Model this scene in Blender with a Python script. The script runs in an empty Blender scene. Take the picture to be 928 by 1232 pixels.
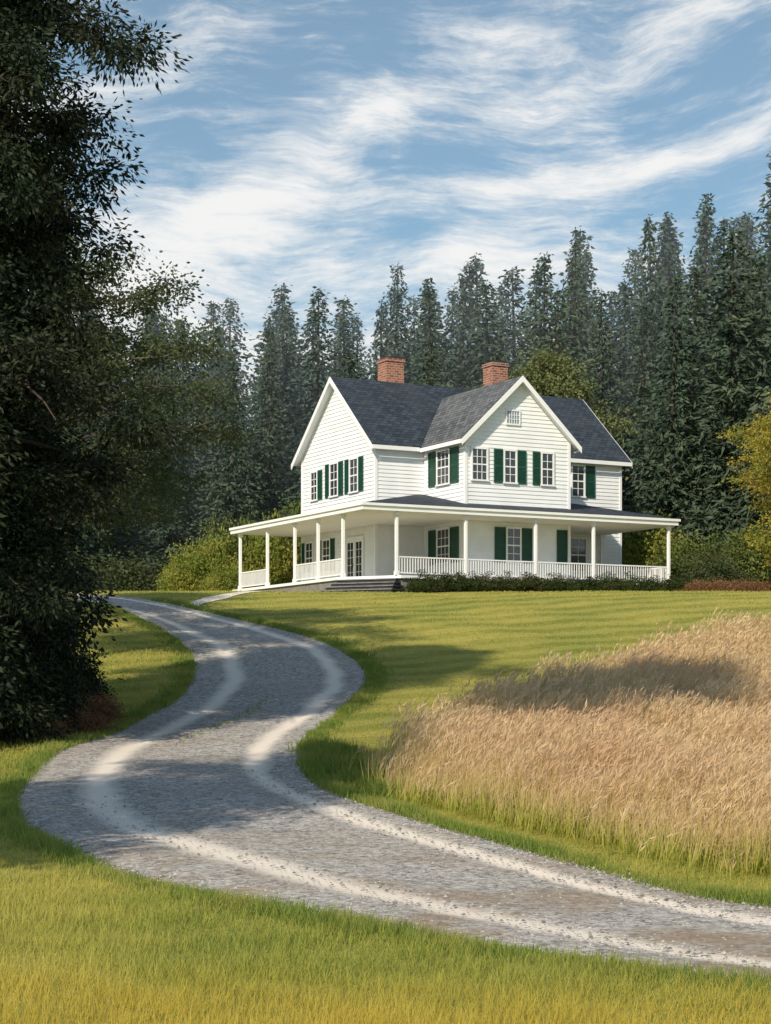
import bpy, math, numpy as np
from mathutils import Vector, Matrix
rng = np.random.default_rng(7)
scene = bpy.context.scene
col = scene.collection
scene.view_settings.view_transform = 'Standard'
scene.view_settings.look = 'None'
scene.view_settings.exposure = 0

# ---------------------------------------------------------------- helpers
def sstep(x, a, b):
    t = np.clip((np.asarray(x, float) - a) / (b - a), 0, 1)
    return t * t * (3 - 2 * t)

def mesh_np(name, V, F, mats, uv=None, smooth=False, mi=None):
    V = np.ascontiguousarray(V, dtype=np.float32)
    F = np.ascontiguousarray(F, dtype=np.int32)
    me = bpy.data.meshes.new(name)
    m, k = F.shape
    me.vertices.add(len(V)); me.vertices.foreach_set('co', V.ravel())
    me.loops.add(m * k); me.loops.foreach_set('vertex_index', F.ravel())
    me.polygons.add(m)
    me.polygons.foreach_set('loop_start', np.arange(0, m * k, k, dtype=np.int32))
    me.polygons.foreach_set('loop_total', np.full(m, k, dtype=np.int32))
    if uv is not None:
        l = me.uv_layers.new(name='UVMap')
        l.data.foreach_set('uv', np.ascontiguousarray(uv, dtype=np.float32).ravel())
    for mt in (mats if isinstance(mats, list) else [mats]):
        me.materials.append(mt)
    if mi is not None:
        me.polygons.foreach_set('material_index', np.asarray(mi, dtype=np.int32))
    me.update(calc_edges=True)
    if smooth:
        me.polygons.foreach_set('use_smooth', np.ones(m, dtype=bool))
    return me

def mesh_py(name, V, F, mats, mi=None, uv=None):
    me = bpy.data.meshes.new(name)
    me.from_pydata([tuple(v) for v in V], [], F)
    for mt in (mats if isinstance(mats, list) else [mats]):
        me.materials.append(mt)
    if mi:
        for p, i in zip(me.polygons, mi): p.material_index = i
    if uv is not None:
        l = me.uv_layers.new(name='UVMap')
        for i, u in enumerate(uv): l.data[i].uv = u
    me.update()
    return me

def obj(name, me, parent=None, loc=None, **kw):
    o = bpy.data.objects.new(name, me)
    col.objects.link(o)
    if parent: o.parent = parent
    if loc is not None: o.location = loc
    for k, v in kw.items(): o[k] = v
    return o

def nrm(a):
    return a / np.maximum(np.linalg.norm(a, axis=-1, keepdims=True), 1e-9)

def diamonds(P, D, L, W, S=None, r=None, mid=0.45):
    n = len(P)
    D = nrm(D)
    if S is None:
        S = nrm(np.cross(D, rng.normal(size=(n, 3))))
    L = np.broadcast_to(L, (n,))[:, None]; W = np.broadcast_to(W, (n,))[:, None]
    V = np.empty((n, 4, 3))
    V[:, 0] = P
    V[:, 1] = P + D * L * mid + S * W * .5
    V[:, 2] = P + D * L
    V[:, 3] = P + D * L * mid - S * W * .5
    F = np.arange(n * 4).reshape(n, 4)
    if r is None: r = rng.random(n)
    uv = np.empty((n, 4, 2)); uv[:, :, 0] = r[:, None]; uv[:, :, 1] = np.array([0, mid, 1, mid])
    return V.reshape(-1, 3), F, uv.reshape(-1, 2)

def merge(parts):
    Vs, Fs, Us = [], [], []; o = 0
    for V, F, U in parts:
        Vs.append(V); Fs.append(F + o); Us.append(U); o += len(V)
    return np.vstack(Vs), np.vstack(Fs), np.vstack(Us)

def tube(pts, rad, sides=7):
    pts = np.asarray(pts, float); n = len(pts)
    T = nrm(np.gradient(pts, axis=0))
    ref = np.array([0.31, 0.9, 0.1]) if abs(T[0][2]) > .7 else np.array([0, 0, 1.])
    A = nrm(np.cross(T, ref)); B = np.cross(T, A)
    an = np.linspace(0, 2 * np.pi, sides, endpoint=False)
    V = pts[:, None] + (A[:, None] * np.cos(an)[None, :, None] + B[:, None] * np.sin(an)[None, :, None]) * np.asarray(rad)[:, None, None]
    F = []
    for i in range(n - 1):
        for j in range(sides):
            k = (j + 1) % sides
            F.append((i * sides + j, i * sides + k, (i + 1) * sides + k, (i + 1) * sides + j))
    return V.reshape(-1, 3), np.array(F), np.zeros((len(F) * 4, 2))

# ---------------------------------------------------------------- materials
def newmat(name):
    m = bpy.data.materials.new(name); m.use_nodes = True
    nt = m.node_tree
    b = nt.nodes['Principled BSDF']
    return m, nt, b

def mixc(nt, fac, a, b, mode='MIX'):
    n = nt.nodes.new('ShaderNodeMix'); n.data_type = 'RGBA'; n.blend_type = mode
    n.clamp_result = False
    def s(i, v):
        if hasattr(v, 'links'): nt.links.new(v, n.inputs[i])
        else: n.inputs[i].default_value = (v if i == 0 else (v[0], v[1], v[2], 1))
    s(0, fac); s(6, a); s(7, b)
    return n.outputs[2]

def ramp(nt, src, a, b):
    n = nt.nodes.new('ShaderNodeMapRange'); n.inputs[1].default_value = a; n.inputs[2].default_value = b
    n.interpolation_type = 'SMOOTHSTEP'
    nt.links.new(src, n.inputs[0]); return n.outputs[0]

def math_(nt, op, a, b=0.0):
    n = nt.nodes.new('ShaderNodeMath'); n.operation = op
    for i, v in enumerate((a, b)):
        if hasattr(v, 'links'): nt.links.new(v, n.inputs[i])
        else: n.inputs[i].default_value = v
    return n.outputs[0]

def noise(nt, vec, scale, detail=3, rough=.55):
    n = nt.nodes.new('ShaderNodeTexNoise'); n.inputs['Scale'].default_value = scale
    n.inputs['Detail'].default_value = detail; n.inputs['Roughness'].default_value = rough
    if vec is not None: nt.links.new(vec, n.inputs['Vector'])
    return n.outputs['Fac']

def mapping(nt, vec, scale=(1, 1, 1), rot=(0, 0, 0)):
    n = nt.nodes.new('ShaderNodeMapping'); n.inputs['Scale'].default_value = scale; n.inputs['Rotation'].default_value = rot
    nt.links.new(vec, n.inputs['Vector']); return n.outputs[0]

def coord(nt, which='Object'):
    return nt.nodes.new('ShaderNodeTexCoord').outputs[which]
def gpos(nt):
    return nt.nodes.new('ShaderNodeNewGeometry').outputs['Position']

def bump(nt, b, h, strength, dist):
    n = nt.nodes.new('ShaderNodeBump'); n.inputs['Strength'].default_value = strength; n.inputs['Distance'].default_value = dist
    nt.links.new(h, n.inputs['Height']); nt.links.new(n.outputs[0], b.inputs['Normal'])

def stripes(nt, p):
    st = nt.nodes.new('ShaderNodeTexWave'); st.inputs['Scale'].default_value = .17; st.inputs['Distortion'].default_value = 3.5
    st.inputs['Detail'].default_value = 3; st.inputs['Detail Scale'].default_value = .8
    nt.links.new(mapping(nt, p, (1, 1, 1), (0, 0, math.radians(64))), st.inputs[0])
    return ramp(nt, st.outputs['Fac'], .2, .8)

def leafmat(name, c1, c2, c3=None, transl=.3, patch=.5, patchscale=.5, tipmix=None, lawn=False):
    m, nt, b = newmat(name)
    uv = nt.nodes.new('ShaderNodeSeparateXYZ'); nt.links.new(coord(nt, 'UV'), uv.inputs[0])
    c = mixc(nt, uv.outputs[0], c1, c2)
    p = gpos(nt)
    if c3:
        nz = noise(nt, p, patchscale, 2)
        c = mixc(nt, math_(nt, 'MULTIPLY', ramp(nt, nz, .42, .62), patch), c, c3)
    if lawn:
        sy = nt.nodes.new('ShaderNodeSeparateXYZ'); nt.links.new(p, sy.inputs[0])
        far = ramp(nt, sy.outputs[1], 40, 58)
        c = mixc(nt, math_(nt, 'MULTIPLY', math_(nt, 'MULTIPLY', stripes(nt, p), far), .35), c, (.62, .54, .16))
        near = ramp(nt, math_(nt, 'ADD', sy.outputs[1], math_(nt, 'MULTIPLY', noise(nt, p, .8, 2), 3.0)), 18.0, 14.3)
        c = mixc(nt, math_(nt, 'MULTIPLY', near, .65), c, (.70, .49, .07))
    if tipmix:
        c = mixc(nt, ramp(nt, uv.outputs[1], tipmix[1], tipmix[2]), c, tipmix[0])
    nt.links.new(c, b.inputs['Base Color'])
    b.inputs['Roughness'].default_value = .65
    b.inputs['Specular IOR Level'].default_value = .25
    if transl > 0:
        tr = nt.nodes.new('ShaderNodeBsdfTranslucent'); nt.links.new(c, tr.inputs[0])
        ms = nt.nodes.new('ShaderNodeMixShader'); ms.inputs[0].default_value = transl
        nt.links.new(b.outputs[0], ms.inputs[1]); nt.links.new(tr.outputs[0], ms.inputs[2])
        nt.links.new(ms.outputs[0], nt.nodes['Material Output'].inputs[0])
    return m

def plain(name, c, rough=.6, var=.12, scale=3., spec=.4):
    m, nt, b = newmat(name)
    nz = noise(nt, coord(nt), scale, 4)
    cc = mixc(nt, ramp(nt, nz, .3, .7), tuple(x * (1 - var) for x in c), tuple(min(1, x * (1 + var)) for x in c))
    nt.links.new(cc, b.inputs['Base Color']); b.inputs['Roughness'].default_value = rough
    b.inputs['Specular IOR Level'].default_value = spec
    return m

M_white = plain('white_paint', (.80, .81, .82), .55, .03, 1.2)
M_siding = plain('white_siding', (.78, .80, .82), .6, .05, .9)
M_ceil = plain('porch_ceiling', (.82, .78, .68), .7, .04)
M_floor = plain('porch_floor', (.60, .59, .56), .6, .1)
M_skirt = plain('porch_skirt', (.20, .19, .18), .8, .2)
M_step = plain('step_stone', (.028, .031, .034), .7, .25)
M_tread = plain('tread_stone', (.16, .16, .16), .7, .2)
M_shut = plain('green_shutter', (.010, .068, .042), .45, .15)
M_bark = plain('bark', (.045, .034, .025), .9, .4, 6)
M_barkg = plain('grey_bark', (.09, .075, .06), .9, .4, 6)

m, nt, b = newmat('window_glass')
b.inputs['Base Color'].default_value = (.02, .028, .035, 1); b.inputs['Roughness'].default_value = .08
b.inputs['Specular IOR Level'].default_value = .9
bump(nt, b, noise(nt, coord(nt), 1.5, 2), .15, .05)
M_glass = m

def shingles(name, k1, k2, k3):
    m, nt, b = newmat(name)
    uvv = coord(nt, 'UV')
    br = nt.nodes.new('ShaderNodeTexBrick'); nt.links.new(uvv, br.inputs['Vector'])
    br.inputs['Scale'].default_value = 1; br.inputs['Brick Width'].default_value = .38; br.inputs['Row Height'].default_value = .24
    br.inputs['Mortar Size'].default_value = .02; br.inputs['Mortar'].default_value = (.004, .006, .010, 1)
    br.inputs['Color1'].default_value = (*k1, 1); br.inputs['Color2'].default_value = (*k2, 1)
    nz = noise(nt, uvv, .35, 3)
    cc = mixc(nt, math_(nt, 'MULTIPLY', ramp(nt, nz, .35, .7), .35), br.outputs['Color'], k3)
    nt.links.new(cc, b.inputs['Base Color']); b.inputs['Roughness'].default_value = .75
    b.inputs['Specular IOR Level'].default_value = .3
    bump(nt, b, br.outputs['Fac'], -.9, .05)
    return m
M_roof = shingles('slate_shingles', (.018, .028, .042), (.052, .068, .092), (.05, .058, .07))
M_roof_sunlit = shingles('sunlit_shingles', (.060, .068, .076), (.16, .17, .18), (.15, .155, .16))  # lighter copy for the front gable's left slope: grazing sun painted into the colour

m, nt, b = newmat('red_brick')
ob = coord(nt)
sp = nt.nodes.new('ShaderNodeSeparateXYZ'); nt.links.new(ob, sp.inputs[0])
cb = nt.nodes.new('ShaderNodeCombineXYZ')
nt.links.new(math_(nt, 'ADD', sp.outputs[0], sp.outputs[1]), cb.inputs[0]); nt.links.new(sp.outputs[2], cb.inputs[1])
br = nt.nodes.new('ShaderNodeTexBrick'); nt.links.new(cb.outputs[0], br.inputs['Vector'])
br.inputs['Scale'].default_value = 1; br.inputs['Brick Width'].default_value = .3; br.inputs['Row Height'].default_value = .13
br.inputs['Mortar Size'].default_value = .018; br.inputs['Mortar'].default_value = (.34, .28, .24, 1)
br.inputs['Color1'].default_value = (.17, .045, .025, 1); br.inputs['Color2'].default_value = (.40, .14, .075, 1)
nt.links.new(br.outputs['Color'], b.inputs['Base Color']); b.inputs['Roughness'].default_value = .85
M_brick = m

# ---------------------------------------------------------------- terrain
PD = np.array([-200, 0, 8, 13, 17, 22, 28, 36, 46, 56, 66, 74, 80, 84, 88, 92, 110, 5000.])
PZ = np.array([-2.4, -2.4, -2.4, -2.38, -2.4, -2.35, -2.16, -1.72, -.88, .3, 1.8, 3.1, 4.05, 4.5, 4.72, 4.8, 4.9, 4.9])
_d = np.arange(-200, 400, .25); _z = np.interp(_d, PD, PZ)
_k = np.exp(-np.linspace(-2.5, 2.5, 25) ** 2); _k /= _k.sum()
_z = np.convolve(np.pad(_z, 12, mode='edge'), _k, 'valid')
def ground_z(x, y):
    x = np.asarray(x, float); y = np.asarray(y, float)
    z = np.interp(y, _d, _z)
    u = .06 * np.sin(x * .37 + 1.3) * np.sin(y * .29) + .03 * np.sin(x * 1.1 + y * .7)
    z = z + u * (1 - .6 * sstep(y, 76, 84))
    z = z + sstep(x, 2, 60) * sstep(y, 106, 165) * 16 + sstep(y, 112, 260) * 10 + sstep(y, 250, 900) * 40
    z = z + sstep(-x, 9, 18) * sstep(y, 30, 44) * (1 - sstep(y, 60, 76)) * 1.0
    return z

NE = [(9.5, 12.2), (6.2, 13.4), (3.2, 14.7), (1.8, 16.2), (.25, 18.0), (-1.56, 20.2), (-4.0, 24.3), (-6.3, 30.6), (-7.2, 38.5), (-6.6, 45.5), (-5.97, 52.7), (-6.4, 59.7), (-7.8, 66.4), (-9.9, 72.5), (-12.4, 77), (-15.4, 81), (-20, 84.5), (-29, 88)]
FE = [(10.5, 17.6), (7.2, 18.7), (4.26, 20.2), (2.75, 23.2), (1.08, 27.3), (-.35, 31.5), (-1.37, 36), (-1.75, 40), (-1.6, 44.7), (-.85, 50), (-.45, 55.2), (-.75, 60.4), (-2.1, 65.5), (-4.9, 71), (-8.1, 76.), (-11.9, 81.2), (-16.4, 85.6), (-27.5, 91.0)]
def catmull(P, n):
    P = np.array(P, float); P = np.vstack([2 * P[0] - P[1], P, 2 * P[-1] - P[-2]])
    out = []
    for i in range(1, len(P) - 2):
        for t in np.linspace(0, 1, n, endpoint=False):
            a, b_, c, d = P[i - 1], P[i], P[i + 1], P[i + 2]
            out.append(.5 * ((2 * b_) + (c - a) * t + (2 * a - 5 * b_ + 4 * c - d) * t * t + (3 * b_ - a - 3 * c + d) * t ** 3))
    out.append(P[-2]); return np.array(out)
NEs = catmull(NE, 24); FEs = catmull(FE, 24)
ns = len(NEs)
def jitter(n, amp):
    r = rng.normal(size=n); k = np.ones(4) / 4; a = np.convolve(r, k, 'same')
    k2 = np.ones(16) / 16; return amp * (a + 1.6 * np.convolve(rng.normal(size=n), k2, 'same'))
dirv = nrm(FEs - NEs)
ROADPOLY = np.vstack([NEs, FEs[::-1]])
def inpoly(x, y, P):
    x = np.asarray(x); y = np.asarray(y); ins = np.zeros(x.shape, bool)
    j = len(P) - 1
    for i in range(len(P)):
        xi, yi = P[i]; xj, yj = P[j]
        if yi != yj:
            c = ((yi > y) != (yj > y)) & (x < (xj - xi) * (y - yi) / (yj - yi) + xi)
            ins ^= c
        j = i
    return ins
NEo = NEs - dirv * jitter(ns, .08)[:, None]; FEo = FEs + dirv * jitter(ns, .08)[:, None]

def axis(fine0, fine1, step, lo, hi, g=1.18):
    a = list(np.arange(fine0, fine1 + 1e-6, step))
    s = step; x = a[-1]
    while x < hi: s *= g; x += s; a.append(x)
    s = step; x = a[0]; pre = []
    while x > lo: s *= g; x -= s; pre.append(x)
    return np.array(pre[::-1] + a)
gx = axis(-20, 20, .4, -1500, 1500); gy = axis(6, 96, .4, -400, 2500)
GX, GY = np.meshgrid(gx, gy)
GZ = ground_z(GX, GY)
inr = inpoly(GX.ravel(), GY.ravel(), ROADPOLY[::3]).reshape(GX.shape)
GZ = GZ - inr * .09
ny_, nx_ = GX.shape
V = np.stack([GX, GY, GZ], -1).reshape(-1, 3)
ii = (np.arange(ny_ - 1)[:, None] * nx_ + np.arange(nx_ - 1)[None]).ravel()
F = np.stack([ii, ii + 1, ii + 1 + nx_, ii + nx_], -1)

m, nt, b = newmat('grass_ground')
p = gpos(nt)
n1 = noise(nt, p, .25, 4); n2 = noise(nt, p, 2.2, 5, .7); n3 = noise(nt, mapping(nt, p, (12, 4, 12)), 1.5, 4, .75)
c = mixc(nt, ramp(nt, n1, .35, .65), (.18, .22, .04), (.38, .34, .075))
c = mixc(nt, math_(nt, 'MULTIPLY', ramp(nt, n2, .4, .7), .5), c, (.14, .17, .03))
c = mixc(nt, math_(nt, 'MULTIPLY', stripes(nt, p), .35), c, (.54, .48, .14))
c = mixc(nt, math_(nt, 'MULTIPLY', ramp(nt, n3, .45, .75), .6), c, (.52, .46, .14))
sp = nt.nodes.new('ShaderNodeSeparateXYZ'); nt.links.new(p, sp.inputs[0])
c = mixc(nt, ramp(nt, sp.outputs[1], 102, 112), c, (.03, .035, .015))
nt.links.new(c, b.inputs['Base Color']); b.inputs['Roughness'].default_value = .9; b.inputs['Specular IOR Level'].default_value = .1
hh = math_(nt, 'ADD', n3, n2)
bump(nt, b, hh, .8, .12)
M_ground = m
obj('ground', mesh_np('ground', V, F, M_ground, smooth=True), kind='structure', label='grassy lawn rising gently to a plateau', category='ground')

na = 26
uu = np.linspace(0, 1, na + 1)
Pxy = NEo[:, None] * (1 - uu)[None, :, None] + FEo[:, None] * uu[None, :, None]
edge = np.minimum(uu, 1 - uu)
rut = -.035 * (np.exp(-((uu - .25) / .06) ** 2) + np.exp(-((uu - .80) / .06) ** 2))
Z = ground_z(Pxy[..., 0], Pxy[..., 1]) + .015 + rut[None] + .02 * sstep(edge, 0, .1)[None] - .03
V = np.concatenate([Pxy, Z[..., None]], -1).reshape(-1, 3)
w = na + 1
ii = (np.arange(ns - 1)[:, None] * w + np.arange(na)[None]).ravel()
F = np.stack([ii, ii + 1, ii + 1 + w, ii + w], -1)
cum = np.concatenate([[0], np.cumsum(np.linalg.norm(np.diff((NEs + FEs) / 2, axis=0), axis=1))])
UVv = np.stack(np.broadcast_arrays(uu[None, :], cum[:, None]), -1).reshape(-1, 2)
m, nt, b = newmat('gravel')
p = gpos(nt)
vo = nt.nodes.new('ShaderNodeTexVoronoi'); vo.inputs['Scale'].default_value = 10; nt.links.new(p, vo.inputs['Vector'])
vo2 = nt.nodes.new('ShaderNodeTexVoronoi'); vo2.inputs['Scale'].default_value = 24; nt.links.new(p, vo2.inputs['Vector'])
s1 = nt.nodes.new('ShaderNodeSeparateXYZ'); nt.links.new(vo.outputs['Color'], s1.inputs[0])
s2 = nt.nodes.new('ShaderNodeSeparateXYZ'); nt.links.new(vo2.outputs['Color'], s2.inputs[0])
c = mixc(nt, s1.outputs[0], (.10, .10, .098), (.54, .52, .49))
c2 = mixc(nt, s2.outputs[0], (.09, .09, .09), (.64, .61, .57))
c = mixc(nt, .55, c, c2)
nb = noise(nt, p, .5, 5, .6)
spz = nt.nodes.new('ShaderNodeSeparateXYZ'); nt.links.new(p, spz.inputs[0])
nearb = math_(nt, 'ADD', .2, math_(nt, 'MULTIPLY', ramp(nt, spz.outputs[1], 28, 18), .5))
c = mixc(nt, math_(nt, 'MULTIPLY', ramp(nt, nb, .40, .60), nearb), c, (.26, .18, .11))
us = nt.nodes.new('ShaderNodeSeparateXYZ'); nt.links.new(coord(nt, 'UV'), us.inputs[0])
wob = math_(nt, 'MULTIPLY', math_(nt, 'SUBTRACT', noise(nt, p, .18, 2), .5), .07)
rag = math_(nt, 'MULTIPLY', math_(nt, 'SUBTRACT', noise(nt, p, 2.2, 4, .7), .5), .05)
uw = math_(nt, 'ADD', math_(nt, 'ADD', us.outputs[0], wob), rag)
def band(ctr, wd):
    d = math_(nt, 'ABSOLUTE', math_(nt, 'SUBTRACT', uw, ctr))
    return ramp(nt, d, wd, wd * .1)
tr = math_(nt, 'ADD', band(.25, .085), band(.80, .08))
c = mixc(nt, math_(nt, 'MULTIPLY', tr, .92), c, (.76, .69, .60))
rim = ramp(nt, math_(nt, 'ABSOLUTE', math_(nt, 'SUBTRACT', us.outputs[0], .5)), .455, .5)
c = mixc(nt, math_(nt, 'MULTIPLY', rim, .4), c, (.16, .14, .10))
nt.links.new(c, b.inputs['Base Color']); b.inputs['Roughness'].default_value = .95; b.inputs['Specular IOR Level'].default_value = .15
hh = math_(nt, 'ADD', vo.outputs['Distance'], vo2.outputs['Distance'])
bump(nt, b, hh, -.8, .045)
M_road = m
obj('gravel_road', mesh_np('gravel_road', V, F, M_road, uv=UVv[F.ravel()], smooth=True), kind='structure', label='winding pale gravel drive with wheel tracks', category='road')

PA = catmull([(-8.2, 76.3), (-7.4, 79.0), (-6.7, 82.0), (-5.6, 84.6), (-4.4, 86.4)], 14)
T = nrm(np.gradient(PA, axis=0)); Nn = np.stack([-T[:, 1], T[:, 0]], -1)
wv = np.linspace(-.4, .4, 7)
Q = PA[:, None] + Nn[:, None] * (wv[None, :, None] * (1 + .15 * jitter(len(PA), 1)[:, None, None]))
Zp = ground_z(Q[..., 0], Q[..., 1]) + .03
V = np.concatenate([Q, Zp[..., None]], -1).reshape(-1, 3)
ii = (np.arange(len(PA) - 1)[:, None] * 7 + np.arange(6)[None]).ravel()
F = np.stack([ii, ii + 1, ii + 8, ii + 7], -1)
uvp = np.full((len(F) * 4, 2), .27)
obj('gravel_path', mesh_np('gravel_path', V, F, M_road, uv=uvp), kind='structure', label='narrow gravel path to the porch steps', category='path')

FIELD = catmull([(0.0, 36.5), (.3, 33), (1.4, 29.6), (2.9, 26.2), (4.6, 22.9), (9, 20.6), (16, 20), (30, 24), (34, 50), (26, 66), (13.6, 64.5), (9.6, 60), (4.9, 51.5), (1.6, 43.0), (0, 36.5)], 6)
HOUSE_XY = np.array([(-7.5, 99), (2.2, 83.2), (18.5, 91.5), (12, 107)])
ISLAND = catmull([(-4.9, 41.0), (-4.2, 44.5), (-3.6, 48), (-3.2, 51.5), (-3.5, 50.5), (-4.0, 47), (-4.6, 43.5), (-4.9, 41.0)], 4)

n = 22000
k = rng.integers(0, 24 * 7, n); t = rng.random(n)
edgeb = rng.random(n) < .45
t = np.where(edgeb, np.where(rng.random(n) < .5, rng.random(n) ** 2 * .12, 1 - rng.random(n) ** 2 * .12), t)
pp = NEs[k] * (1 - t)[:, None] + FEs[k] * t[:, None] + rng.normal(size=(n, 2)) * .08
r = .010 + .026 * rng.random(n) ** 3
base = np.array([(1, 0, 0), (0, 1, 0), (-1, 0, 0), (0, -1, 0), (0, 0, .7), (0, 0, -.7)])
fc = np.array([(0, 1, 4), (1, 2, 4), (2, 3, 4), (3, 0, 4)])
an = rng.random(n) * 6.28
bx = base[None] * (r[:, None, None] * (.7 + .6 * rng.random((n, 6, 1))))
ca, sa = np.cos(an)[:, None], np.sin(an)[:, None]
vx = bx[..., 0] * ca - bx[..., 1] * sa; vy = bx[..., 0] * sa + bx[..., 1] * ca
V = np.stack([vx + pp[:, None, 0], vy + pp[:, None, 1], bx[..., 2] + (ground_z(pp[:, 0], pp[:, 1]) - .005)[:, None]], -1).reshape(-1, 3)
F = (np.arange(n)[:, None, None] * 6 + fc[None]).reshape(-1, 3)
M_stone = leafmat('stone_chips', (.13, .125, .12), (.55, .52, .48), transl=0)
obj('gravel', mesh_np('gravel', V, F, M_stone, uv=np.repeat(rng.random(n), 12)[:, None] * np.ones((1, 2))), kind='stuff', label='loose grey gravel stones on the drive', category='gravel')

# ---------------------------------------------------------------- grass
M_lawn = leafmat('lawn_blades', (.14, .22, .035), (.42, .42, .08), (.56, .49, .11), transl=.5, patch=.6, patchscale=.35, tipmix=((.70, .62, .18), .5, 1.2), lawn=True)
M_verge = leafmat('verge_blades', (.12, .21, .035), (.31, .37, .08), (.46, .42, .12), transl=.5, patch=.4, patchscale=.8)
def blades(x, y, h, wd, lean=.35):
    n = len(x)
    P = np.stack([x, y, ground_z(x, y) - .02], -1)
    D = np.stack([rng.normal(size=n) * lean + .12, rng.normal(size=n) * lean, np.ones(n)], -1)
    a = rng.random(n) * np.pi
    S = np.stack([np.cos(a), np.sin(a) * .6, np.zeros(n)], -1)
    return diamonds(P, D, h, wd, nrm(S), mid=.35)
n = 400000
D_ = 9 * (88 / 9) ** (rng.random(n) ** 1.15)
X_ = (rng.random(n) * 2 - 1) * (.26 * D_ + 1.5)
ok = ~inpoly(X_, D_, ROADPOLY[::2]) & ~inpoly(X_, D_, FIELD) & ~inpoly(X_, D_, HOUSE_XY)
X_, D_ = X_[ok], D_[ok]
longg = 1 - sstep(D_, 19, 27)
left = sstep(-X_, 4, 8) * (1 - sstep(D_, 60, 75))
clump = .6 + .8 * (.5 + .5 * np.sin(X_ * 3.1 + 2 * np.sin(D_ * 1.3)) * np.sin(D_ * 2.3 + X_))
h = (.045 + .0004 * D_) + .13 * longg * rng.random(len(D_)) * clump + .10 * left * rng.random(len(D_))
h *= .6 + .8 * rng.random(len(D_))
wd = .0055 * np.maximum(1, D_ / 13)
Vb = blades(X_, D_, h, wd)
obj('lawn_grass', mesh_np('lawn_grass', Vb[0], Vb[1], M_lawn, uv=Vb[2]), kind='stuff', label='yellow-green lawn grass', category='grass')
nv = 100000
k = rng.integers(0, ns - 60, nv); side = rng.random(nv) < .5
off = np.abs(rng.normal(size=nv)) * .28 - .10
pp = np.where(side[:, None], NEs[k] - dirv[k] * off[:, None], FEs[k] + dirv[k] * off[:, None]) + rng.normal(size=(nv, 2)) * .07
ph = .5 + .5 * np.sin(pp[:, 0] * 2.1 + pp[:, 1] * 1.3) * np.sin(pp[:, 1] * .9)
hh_ = (.05 + .15 * rng.random(nv)) * (.45 + ph)
va = blades(pp[:, 0], pp[:, 1], hh_, .007 * np.maximum(1, pp[:, 1] / 15), .45)
n = 5000
ix = rng.random(n) * 2.4 - 5.2; iy = 40.5 + rng.random(n) * 11.5
ok = inpoly(ix + rng.normal(size=n) * .06, iy, ISLAND); ix, iy = ix[ok], iy[ok]
vb = blades(ix, iy, .04 + .08 * rng.random(len(ix)), .022, .5)
n = 7000
TU = np.array([(-1.2, 38.6), (-.9, 37.4), (-1.4, 40.3), (-.5, 35.2), (.1, 33.0), (-1.0, 39.5)])
cx = rng.choice(len(TU), n)
tx = TU[cx, 0] + rng.normal(size=n) * .25; ty = TU[cx, 1] + rng.normal(size=n) * .4
vc = blades(tx, ty, .12 + .3 * rng.random(n), .018, .5)
Vm = merge([va, vb, vc])
obj('verge_grass', mesh_np('verge_grass', *Vm[:2], M_verge, uv=Vm[2]), kind='stuff', label='ragged green grass along the drive edges', category='grass')

M_tall = leafmat('meadow_stems', (.22, .28, .04), (.48, .44, .09), None, transl=.45, tipmix=((.66, .50, .24), .3, .85))
M_plume = leafmat('meadow_plumes', (.48, .34, .18), (.96, .76, .48), (.66, .45, .29), transl=.5, patch=.6, patchscale=.3)
n = 420000
D_ = 19.5 * (67 / 19.5) ** (rng.random(n)); X_ = -1.5 + rng.random(n) * (.26 * D_ + 4)
jx = rng.normal(size=n) * .25; jy = rng.normal(size=n) * .6
ok = inpoly(X_ + jx, D_ + jy, FIELD); X_, D_ = X_[ok][:135000], D_[ok][:135000]
n = len(X_)
cl1 = np.sin(X_ * 1.7 + 1.5 * np.sin(D_ * .8)) * np.sin(D_ * 1.1 + X_ * .6)
cl2 = np.sin(X_ * 4.3 + D_ * 1.1) * np.sin(D_ * 3.1 - X_ * 1.3)
low = .95 + .20 * cl1 + .12 * cl2
H_ = (.38 + .88 * rng.random(n)) * low
FB = catmull([(0.0, 36.5), (.3, 33), (1.4, 29.6), (2.9, 26.2), (4.6, 22.9), (9, 20.6)], 14)
dist = np.min(np.stack([np.hypot(X_ - a, D_ - b_) for a, b_ in FB]), 0)
H_ *= .7 + .3 * sstep(dist, 0, .8)
P = np.stack([X_, D_, ground_z(X_, D_) - .02], -1)
Dd = nrm(np.stack([rng.normal(size=n) * .15 + .15, rng.normal(size=n) * .15, np.ones(n)], -1))
a = rng.random(n) * np.pi; S = nrm(np.stack([np.cos(a), np.sin(a) * .6, np.zeros(n)], -1))
wsc = np.maximum(1, D_ / 26)
st_ = diamonds(P, Dd, H_, .010 * wsc, S, mid=.3)
st2 = diamonds(P + rng.normal(size=(n, 3)) * [.04, .04, 0], Dd + rng.normal(size=(n, 3)) * .22, H_ * .8, .013 * wsc, S, mid=.4)
sel = (rng.random(n) < .5) & (rng.random(n) < .3 + .7 * sstep(dist, 0, 1.8))
Pt = P[sel]; Dt = Dd[sel]; Ht_ = H_[sel]; ws = wsc[sel]; nn_ = len(Pt)
tip = Pt + Dt * Ht_[:, None]
pl = []
swing = np.stack([.35 + .4 * rng.random(nn_), rng.normal(size=nn_) * .3, np.zeros(nn_)], -1)
rc = rng.random(nn_)
for q in range(5):
    bp = tip - Dt * (.20 - .045 * q) + swing * (.006 * q * q)
    dd = nrm(Dt * (1.1 - .12 * q) + swing * (.3 + .16 * q) + rng.normal(size=(nn_, 3)) * .28)
    pl.append(diamonds(bp, dd, .13 + .07 * rng.random(nn_), .016 * ws, None, .7 * rc + .3 * rng.random(nn_)))
Vm = merge([st_, st2]); Vp = merge(pl)
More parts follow.
